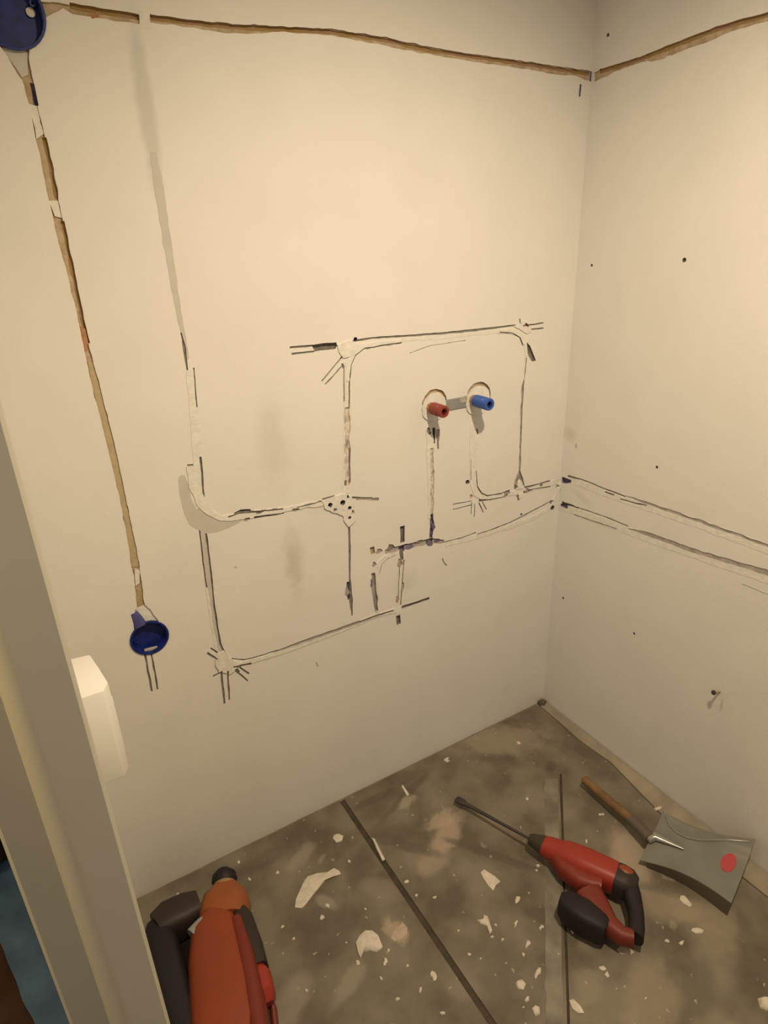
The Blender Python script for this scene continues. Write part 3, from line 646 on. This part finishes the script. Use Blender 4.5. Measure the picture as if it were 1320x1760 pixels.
# ======================================================================= red cordless drill on the floor
ZD = 0.047
def D(u, v, z=ZD): return onz(u, v, z)
drill = thing('cordless_drill', (D(1000, 1480).x, D(1000, 1480).y, 0), 'red cordless hammer drill with black rear handle lying on the right sheet', 'drill')
a, b = D(926, 1449), D(1062, 1512); ax = (b - a).normalized()
def A(t, du=0.0, dz=0.0):                              # along the motor axis
    side = Vector((ax.y, -ax.x, 0)); p = a.lerp(b, t) + side * du; return Vector((p.x, p.y, ZD + dz))
link('motor_housing', loft_bm([(A(0.06), .026, .024, 2.1), (A(0.16), .030, .028, 2.1), (A(0.30), .033, .031, 2.2), (A(0.36), .036, .036, 2.5), (A(0.6), .039, .038, 2.7), (A(0.9), .038, .038, 2.7), (A(1.0), .036, .036, 2.7)], 32), M_toolred, drill, 35)
link('chuck', loft_bm([(A(-0.13), .0125, .0125, 2), (A(-0.10), .016, .016, 2), (A(0.0), .022, .022, 2), (A(0.07), .026, .025, 2)], 24), M_chuck, drill, 35)
sh0 = A(-0.10); tip = D(784, 1373, 0.020)
dv = (tip - sh0)
bitm = loft_bm([(sh0, .0038, .0038, 2), (sh0 + dv * .35, .0042, .0042, 2), (sh0 + dv * .70, .0055, .0055, 2), (sh0 + dv * .86, .0065, .006, 2), (sh0 + dv * .885, .0105, .0075, 2.4), (sh0 + dv * .99, .0115, .006, 2.6), (sh0 + dv, .009, .004, 2.6)], 16)
link('long_bit', bitm, M_bit, drill, 40)
# gear case belly under the motor
link('gear_case', loft_bm([(A(0.22, .014, -.004), .016, .022), (A(0.40, .032, -.006), .026, .028), (A(0.62, .044, -.006), .030, .028), (A(0.85, .036, -.006), .028, .028)], 24), M_gear, drill, 35)
link('rear_cap', loft_bm([(A(0.97), .037, .0365, 2.7), (A(1.05), .038, .037, 2.8), (A(1.15), .035, .034, 2.6), (A(1.22), .024, .024, 2.4)], 28), M_toolgrey, drill, 35)
link('orange_inlay', loft_bm([(A(1.00, -.010, .020), .013, .017), (A(1.06, -.010, .022), .017, .018), (A(1.13, -.010, .018), .013, .016)], 18), M_toolorange, drill, 40)
hp = [D(1077, 1518), D(1086, 1540), D(1093, 1570), D(1094, 1596), D(1090, 1612)]
link('rear_handle', loft_bm([(hp[0], .026, .026), (hp[1], .022, .023), (hp[2], .0185, .020), (hp[3], .0185, .020), (hp[4], .021, .021)], 24), M_toolblack, drill, 35)
lp = [D(1010, 1535), D(1027, 1562), D(1048, 1592), D(1070, 1609), D(1088, 1613)]
link('lower_bridge', loft_bm([(lp[0], .036, .028), (lp[1], .032, .027), (lp[2], .023, .025), (lp[3], .018, .022), (lp[4], .017, .021)], 24), M_toolmaroon, drill, 35)
bp = [D(962, 1552, .045), D(974, 1558, .045), D(1004, 1578, .045), D(1034, 1598, .045), D(1042, 1603, .045)]
link('battery', loft_bm([(bp[0], .018, .028, 3), (bp[1], .030, .036, 3.5), (bp[2], .033, .038, 4), (bp[3], .026, .036, 3.5), (bp[4], .020, .030, 3)], 28), M_toolblack, drill, 35)

# ======================================================================= large orange rotary hammer
ZH = 0.075
def H(u, v, z=ZH): return onz(u, v, z)
ham = thing('rotary_hammer', (H(385, 1640).x, H(385, 1640).y, 0), 'large orange rotary hammer with black handle lying in the near left corner', 'rotary hammer')
c0, c1 = H(386, 1500), H(400, 1770)
link('chuck', loft_bm([(H(385, 1499, .10), .020, .020, 2), (H(385, 1503, .10), .029, .029, 2), (H(386, 1514, .095), .032, .032, 2), (H(386, 1524, .092), .024, .024, 2), (H(386, 1532, .09), .024, .024, 2)], 28), M_toolblack, ham, 40)
link('brass_ring', loft_bm([(H(387, 1521, .093), .0285, .0285, 2), (H(387, 1527, .092), .0290, .0290, 2)], 28), M_brass, ham, 40)
link('front_collar', loft_bm([(H(386, 1526, .085), .034, .034, 2.2), (H(387, 1540, .082), .052, .046, 2.3), (H(387, 1562), .062, .054, 2.5), (H(386, 1590), .058, .052, 2.6)], 30), M_collar, ham, 40)
link('motor_housing', loft_bm([(H(378, 1580), .040, .050, 2.8), (H(372, 1612), .056, .062, 3), (H(376, 1660), .064, .068, 3.2), (H(388, 1720), .072, .070, 3.2), (H(398, 1790), .074, .070, 3.2), (H(404, 1850), .06, .06, 3)], 36), M_toolorange, ham, 35)
link('side_ridge', loft_bm([(H(408, 1590, .095), .016, .034), (H(424, 1650, .10), .020, .040), (H(438, 1720, .10), .022, .044), (H(448, 1790, .10), .022, .044)], 20), M_toolmaroon, ham, 40)
link('black_grip', loft_bm([(H(408, 1566, .08), .018, .030, 3), (H(418, 1590, .08), .026, .042, 3.4), (H(434, 1640, .08), .027, .045, 3.4), (H(446, 1676, .08), .023, .042, 3.2)], 24), M_toolgrey, ham, 40)
link('end_stop', loft_bm([(H(442, 1676, .08), .020, .036, 3), (H(449, 1690, .08), .025, .042, 3.2), (H(456, 1716, .08), .023, .042, 3.2), (H(460, 1728, .075), .014, .030, 3)], 24), M_toolred, ham, 40)
link('cable_guard', loft_bm([(H(462, 1715, .05), .008, .008, 2), (H(470, 1735, .04), .008, .008, 2), (H(474, 1775, .03), .008, .008, 2)], 14), M_toolmaroon, ham, 40)
link('upper_handle', loft_bm([(H(345, 1560, .075), .034, .040, 3), (H(322, 1572, .075), .042, .046, 3.4), (H(290, 1588, .075), .042, .048, 3.4), (H(272, 1602, .075), .036, .044, 3)], 26), M_toolgrey, ham, 35)
link('rear_handle', loft_bm([(H(272, 1594, .070), .026, .036, 3), (H(276, 1620, .068), .038, .048, 3.4), (H(292, 1680, .066), .038, .050, 3.4), (H(312, 1750, .066), .036, .050, 3.4), (H(330, 1810, .066), .034, .046, 3)], 26), M_toolblack, ham, 35)
link('blue_grey_collar', loft_bm([(H(332, 1610, .11), .020, .018), (H(350, 1590, .112), .018, .018), (H(362, 1578, .11), .012, .014)], 18), M_steel, ham, 40)

# ======================================================================= flared hand shovel
sv = thing('hand_shovel', (-0.19, -0.60, 0), 'grey flared hand shovel with wooden handle and red oval sticker at the right wall', 'shovel')
h0, h1 = onz(1003, 1339, .030), onz(1088, 1412, .038); h2 = onz(1118, 1441, .045)
link('handle', loft_bm([(h0, .009, .009, 2), (h0.lerp(h1, .03), .0135, .0135, 2), (h0.lerp(h1, .10), .0120, .0120, 2), (h0.lerp(h1, .6), .0135, .0135, 2), (h1, .0125, .0125, 2)], 20), M_wood, sv, 40)
link('ferrule', loft_bm([(h0.lerp(h1, .96), .0150, .0150, 2), (h1.lerp(h2, .5), .0165, .0160, 2), (h2, .0180, .0150, 2)], 20), M_ferrule, sv, 40)
# blade: a curved quad patch with rolled rims
c00, c01 = onz(1099, 1478, .022), onz(1140, 1397, .055)        # neck end: near side, far side
c10, c11 = onz(1257, 1552, .052), onz(1299, 1442, .105)        # mouth: near corner, far corner
NS, NT = 20, 16
def blade_pt(s, t, off=0.0):
    p = (c00.lerp(c10, s)).lerp(c01.lerp(c11, s), t)
    sag = 0.010 * (1 - (2 * t - 1) ** 2) * (0.4 + 0.6 * s)
    flare = 0.018 * math.sin(math.pi * s)
    side = (c01.lerp(c11, s) - c00.lerp(c10, s)).normalized()
    p = p + side * flare * (1 - 2 * t) 
    ridge = 0.012 * math.exp(-((t - 0.46 + 0.04 * s) / 0.09) ** 2) * max(0, 1 - s * 1.5)
    far = 0.012 * math.exp(-((t - 0.93 + .10 * s) / 0.08) ** 2)
    p.z += -sag + ridge + far + off
    return p
bm = bmesh.new()
g = [[bm.verts.new(blade_pt(i / NS, j / NT)) for j in range(NT + 1)] for i in range(NS + 1)]
lo = [[bm.verts.new(blade_pt(i / NS, j / NT, -0.003)) for j in range(NT + 1)] for i in range(NS + 1)]
for i in range(NS):
    for j in range(NT):
        bm.faces.new((g[i][j], g[i + 1][j], g[i + 1][j + 1], g[i][j + 1])); bm.faces.new((lo[i][j], lo[i][j + 1], lo[i + 1][j + 1], lo[i + 1][j]))
ring = [(i, 0) for i in range(NS)] + [(NS, j) for j in range(NT)] + [(i, NT) for i in range(NS, 0, -1)] + [(0, j) for j in range(NT, 0, -1)]
for k in range(len(ring)):
    a_, b_ = ring[k], ring[(k + 1) % len(ring)]
    bm.faces.new((g[a_[0]][a_[1]], g[b_[0]][b_[1]], lo[b_[0]][b_[1]], lo[a_[0]][a_[1]]))
bmesh.ops.recalc_face_normals(bm, faces=bm.faces)
link('blade', bm, M_blade, sv, 50)
# folded side skirts down to the floor
def skirt(pts, label=None):
    bm = bmesh.new(); T = [Vector(p) for p in pts]; th = 0.0025
    rows = []
    for p in T:
        zb = max(0.001, p.z - 0.050)
        rows.append([bm.verts.new((p.x, p.y, p.z - .002)), bm.verts.new((p.x + .002, p.y + .003, zb)), bm.verts.new((p.x + .004, p.y + .006, zb)), bm.verts.new((p.x + .002, p.y + .004, p.z - .003))])
    for r0, r1 in zip(rows, rows[1:]):
        for k in range(4): bm.faces.new((r0[k], r0[(k + 1) % 4], r1[(k + 1) % 4], r1[k]))
    bm.faces.new(rows[0]); bm.faces.new(rows[-1][::-1]); bmesh.ops.recalc_face_normals(bm, faces=bm.faces)
    return link('folded_side', bm, M_ferrule, sv, 40)
skirt([blade_pt(i / NS, 0) for i in range(2, NS + 1)])
skirt([blade_pt(1, j / NT) for j in range(NT + 1)])
M_shiny = mat('highlight_metal', (0.30, 0.29, 0.25), 0.24, metal=0.35)  # paler, glossier metal that stands in for the blade's highlights
sp = [h2.lerp(h1, .2), h2] + [blade_pt(t, .46, .004) for t in (.05, .15, .27, .38)]
link('highlight_spine', loft_bm([(sp[0], .013, .011, 2), (sp[1], .014, .012, 2), (sp[2], .013, .010, 2), (sp[3], .010, .007, 2), (sp[4], .006, .004, 2), (sp[5], .002, .0015, 2)], 20), M_shiny, sv, 50)  # spine added to give the blade its short highlight streak
rp = [blade_pt(a_, b_, .0015) for a_, b_ in ((.0, .97), (.06, .90), (.13, .82), (.22, .76), (.34, .74), (.48, .77), (.62, .82), (.78, .88), (.95, .94))]
link('pressed_ridge', loft_bm([(p_, .0022, .0022, 2) for p_ in rp], 12), M_shiny, sv, 50)  # rim ridge in the paler metal, its highlight line put into the colour
# oval sticker
bm = bmesh.new(); cs, ct = 0.835, 0.56; top = []
for k in range(28):
    t = 2 * math.pi * k / 28; top.append(bm.verts.new(blade_pt(cs + 0.075 * math.cos(t), ct + 0.16 * math.sin(t), 0.0012)))
cen = bm.verts.new(blade_pt(cs, ct, 0.0014))
for k in range(28): bm.faces.new((top[k], top[(k + 1) % 28], cen))
bmesh.ops.recalc_face_normals(bm, faces=bm.faces)
bmesh.ops.solidify(bm, geom=list(bm.faces), thickness=0.0008)
link('oval_sticker', bm, M_sticker, sv, 40)

# ======================================================================= plaster chips and crumbs on the sheets
def chip_bm(pts, h, seed):
    """an irregular flake: outline at the floor, shrunken uneven top"""
    bm = bmesh.new(); n = len(pts); c = Vector((sum(p[0] for p in pts) / n, sum(p[1] for p in pts) / n))
    z0 = -0.0005
    base = [bm.verts.new((p[0], p[1], z0)) for p in pts]
    mid = [bm.verts.new((p[0], p[1], z0 + h * (.45 + .25 * noise.noise(Vector((p[0] * 70, p[1] * 70, seed)))))) for p in pts]
    top = [bm.verts.new((c.x + (p[0] - c.x) * .62, c.y + (p[1] - c.y) * .62, z0 + h * (.95 + .5 * noise.noise(Vector((p[0] * 90, p[1] * 90, seed + 5)))))) for p in pts]
    cv = bm.verts.new((c.x, c.y, z0 + h))
    for i in range(n):
        j = (i + 1) % n
        bm.faces.new((base[i], base[j], mid[j], mid[i])); bm.faces.new((mid[i], mid[j], top[j], top[i])); bm.faces.new((top[i], top[j], cv))
    bm.faces.new(base[::-1]); bmesh.ops.recalc_face_normals(bm, faces=bm.faces)
    return bm
def blob_pts(u, v, ru, rv, ang, n=12, rough=.35):
    s = random.uniform(0, 90); out = []
    for k in range(n):
        t = 2 * math.pi * k / n; r = 0.8 + rough * 2.2 * noise.noise(Vector((math.cos(t) * 1.7, math.sin(t) * 1.7, s)))
        x, y = math.cos(t) * ru * r, math.sin(t) * rv * r
        out.append(fl(u + x * math.cos(ang) - y * math.sin(ang), v + x * math.sin(ang) + y * math.cos(ang)))
    return out[::-1]
def chip(pts, h, label, m=None, name='plaster_chip', group='plaster crumbs on the floor sheets', cat='plaster chip'):
    return tag(link(name, chip_bm(pts, h, random.uniform(0, 99)), m or M_chip, None, 50), label, cat, group)
chip([fl(*p) for p in [(507, 1560), (519, 1562), (528, 1552), (537, 1540), (551, 1523), (561, 1511), (572, 1507), (586, 1503), (583, 1498), (574, 1493), (563, 1500), (546, 1502), (529, 1507), (521, 1519), (514, 1535), (509, 1546)]], .007, 'large tapering white plaster flake beside the orange hammer, biggest on the floor')
chip([fl(*p) for p in [(612, 1622), (616, 1640), (620, 1648), (626, 1636), (636, 1634), (648, 1637), (658, 1630), (654, 1620), (650, 1610), (640, 1602), (628, 1602), (618, 1610)]], .012, 'thick rounded white plaster lump left of the dark floor seam')
chip([fl(*p) for p in [(672, 1612), (678, 1618), (690, 1614), (700, 1606), (700, 1594), (692, 1586), (684, 1594), (678, 1600)]], .002, 'flat pinkish plaster flake right of the thick white lump', M_chippink)
chip([fl(*p) for p in [(826, 1500), (832, 1512), (840, 1524), (848, 1532), (852, 1522), (860, 1516), (850, 1506), (840, 1500), (832, 1495)]], .006, 'long pale plaster chip left of the tape strip and the battery')
chip([fl(*p) for p in [(820, 1582), (826, 1588), (836, 1592), (842, 1606), (846, 1600), (842, 1588), (838, 1576), (832, 1573), (830, 1580)]], .006, 'ragged white plaster chip cluster between the dark seam and the battery')
chip([fl(*p) for p in [(1060, 1632), (1066, 1640), (1084, 1642), (1090, 1637), (1080, 1628), (1066, 1626)]], .004, 'pinkish plaster flake just below the black drill handle', M_chippink)
chip([fl(*p) for p in [(1168, 1546), (1174, 1553), (1186, 1560), (1190, 1556), (1184, 1548), (1176, 1539), (1170, 1540)]], .005, 'pale orange plaster chip under the near edge of the shovel')
chip([fl(*p) for p in [(978, 1720), (984, 1734), (994, 1742), (1004, 1742), (998, 1730), (986, 1718)]], .006, 'white plaster flake at the right edge of the tape strip near the bottom')
chip([fl(*p) for p in [(886, 1690), (890, 1700), (900, 1702), (904, 1692), (898, 1684), (890, 1686)]], .006, 'rounded pale plaster chip left of the tape strip near the bottom')
chip([fl(*p) for p in [(572, 1442), (578, 1449), (588, 1446), (590, 1438), (582, 1434), (574, 1436)]], .008, 'round yellowish plaster lump close to the wall end of the dark seam')
chip([fl(*p) for p in [(639, 1441), (646, 1458), (657, 1480), (662, 1478), (652, 1458), (644, 1442)]], .005, 'thin white plaster sliver lying along the dark floor seam')
chip([fl(*p) for p in [(1302, 1718), (1306, 1732), (1318, 1738), (1330, 1730), (1326, 1716), (1312, 1714)]], .010, 'yellowish plaster lump at the right edge of the picture on the floor')
chip([fl(*p) for p in [(1188, 1600), (1196, 1605), (1208, 1604), (1210, 1599), (1200, 1595), (1190, 1596)]], .005, 'whitish plaster chip right of the black drill handle, largest of those there')
chip([fl(*p) for p in [(692, 1349), (690, 1352), (699, 1368), (704, 1366)]], .004, 'narrow white plaster sliver against the foot of the long wall')
chip([fl(*p) for p in [(914, 1734), (920, 1748), (928, 1744), (928, 1732), (920, 1728)]], .006, 'pale plaster chip at the bottom beside the tape strip')
chip([fl(*p) for p in [(924, 1207), (927, 1213), (936, 1213), (939, 1207), (935, 1205), (929, 1205)]], .014, 'dark brown dirt clump in the far floor corner', M_clump, 'dirt_clump', None, 'dirt clump')
crumbs = [(891, 1277, 5, 3), (768, 1307, 6, 5), (906, 1373, 4, 3), (925, 1488, 5, 3), (922, 1496, 3, 2), (887, 1587, 4, 7), (908, 1621, 4, 9), (930, 1594, 5, 4), (984, 1601, 4, 4), (1171, 1621, 6, 4),
          (1146, 1617, 5, 3), (1036, 1664, 7, 5), (925, 1672, 5, 10), (906, 1717, 5, 5), (807, 1640, 4, 3), (762, 1742, 4, 4), (1034, 1400, 5, 3), (1008, 1445, 3, 4), (428, 1511, 4, 3), (477, 1500, 3, 3),
          (562, 1557, 7, 4), (554, 1577, 4, 4), (600, 1480, 3, 3), (486, 1593, 4, 3), (505, 1614, 3, 3), (663, 1654, 5, 7), (655, 1682, 3, 6), (745, 1678, 6, 8), (723, 1700, 4, 6), (683, 1717, 5, 4),
          (760, 1741, 4, 4), (527, 1702, 4, 3), (559, 1679, 2, 2), (747, 1542, 4, 3), (716, 1539, 3, 3), (699, 1515, 5, 3), (305, 1541, 5, 7), (410, 1482, 3, 3), (890, 1545, 4, 8), (900, 1640, 3, 4), 
          (864, 1615, 3, 3), (826, 1648, 3, 2), (788, 1600, 3, 2), (700, 1660, 3, 3), (1043, 1676, 4, 7), (1110, 1716, 3, 2), (900, 1732, 3, 3), (852, 1590, 3, 4), (846, 1610, 4, 3), (1130, 1390, 8, 3), (668, 1633, 3, 3), (615, 1655, 4, 5), (628, 1562, 2, 2), (540, 1640, 2, 2), (595, 1620, 2, 2), (870, 1655, 2, 2), (1060, 1700, 2, 2), (960, 1640, 2, 2)]
for (u, v, a_, b_) in crumbs:
    chip(blob_pts(u, v, a_, b_, random.uniform(-.5, .5), 9), .0015 + .0004 * min(a_, b_), 'tiny white plaster crumb among those scattered over the grey floor sheets', None, 'plaster_crumb', 'tiny plaster crumbs on the floor sheets', 'plaster crumb')

# ======================================================================= hall beyond the door frame
bm = bmesh.new(); n1, n2 = 14, 30
rows = []
for i in range(n1 + 1):
    row = []
    for j in range(n2 + 1):
        y = -0.55 + 0.85 * j / n2; xl = -1.743 - 0.25 * y; x = xl + (-1.535 - xl) * i / n1
        z = 0.006 + 0.022 * abs(noise.noise(Vector((x * 14, y * 9, 3)))) + (0.10 * max(0, (x + 1.60) / 0.065) if x > -1.60 else 0)
        row.append(bm.verts.new((x + 0.010 * noise.noise(Vector((y * 12, 7, i * .2))), y, z)))
    rows.append(row)
for i in range(n1):
    for j in range(n2): bm.faces.new((rows[i][j], rows[i + 1][j], rows[i + 1][j + 1], rows[i][j + 1]))
bmesh.ops.recalc_face_normals(bm, faces=bm.faces)
bmesh.ops.solidify(bm, geom=list(bm.faces), thickness=0.002)
tag(link('protective_film', bm, M_film, None, 60), 'crumpled blue protective film on the hall floor left of the door frame', 'film')
bm = bmesh.new()
bmesh.ops.create_icosphere(bm, subdivisions=4, radius=1.0)
for v in bm.verts:
    k = 1 + .28 * noise.noise(v.co * 2.3)
    v.co = Vector((-1.78 + v.co.x * .085 * k, 0.36 + v.co.y * .16 * k, max(0.034, 0.11 + v.co.z * .10 * k)))
tag(link('work_bag', bm, M_maroon, None, 60), 'dark maroon bundle lying behind the blue film in the hall', 'bag')
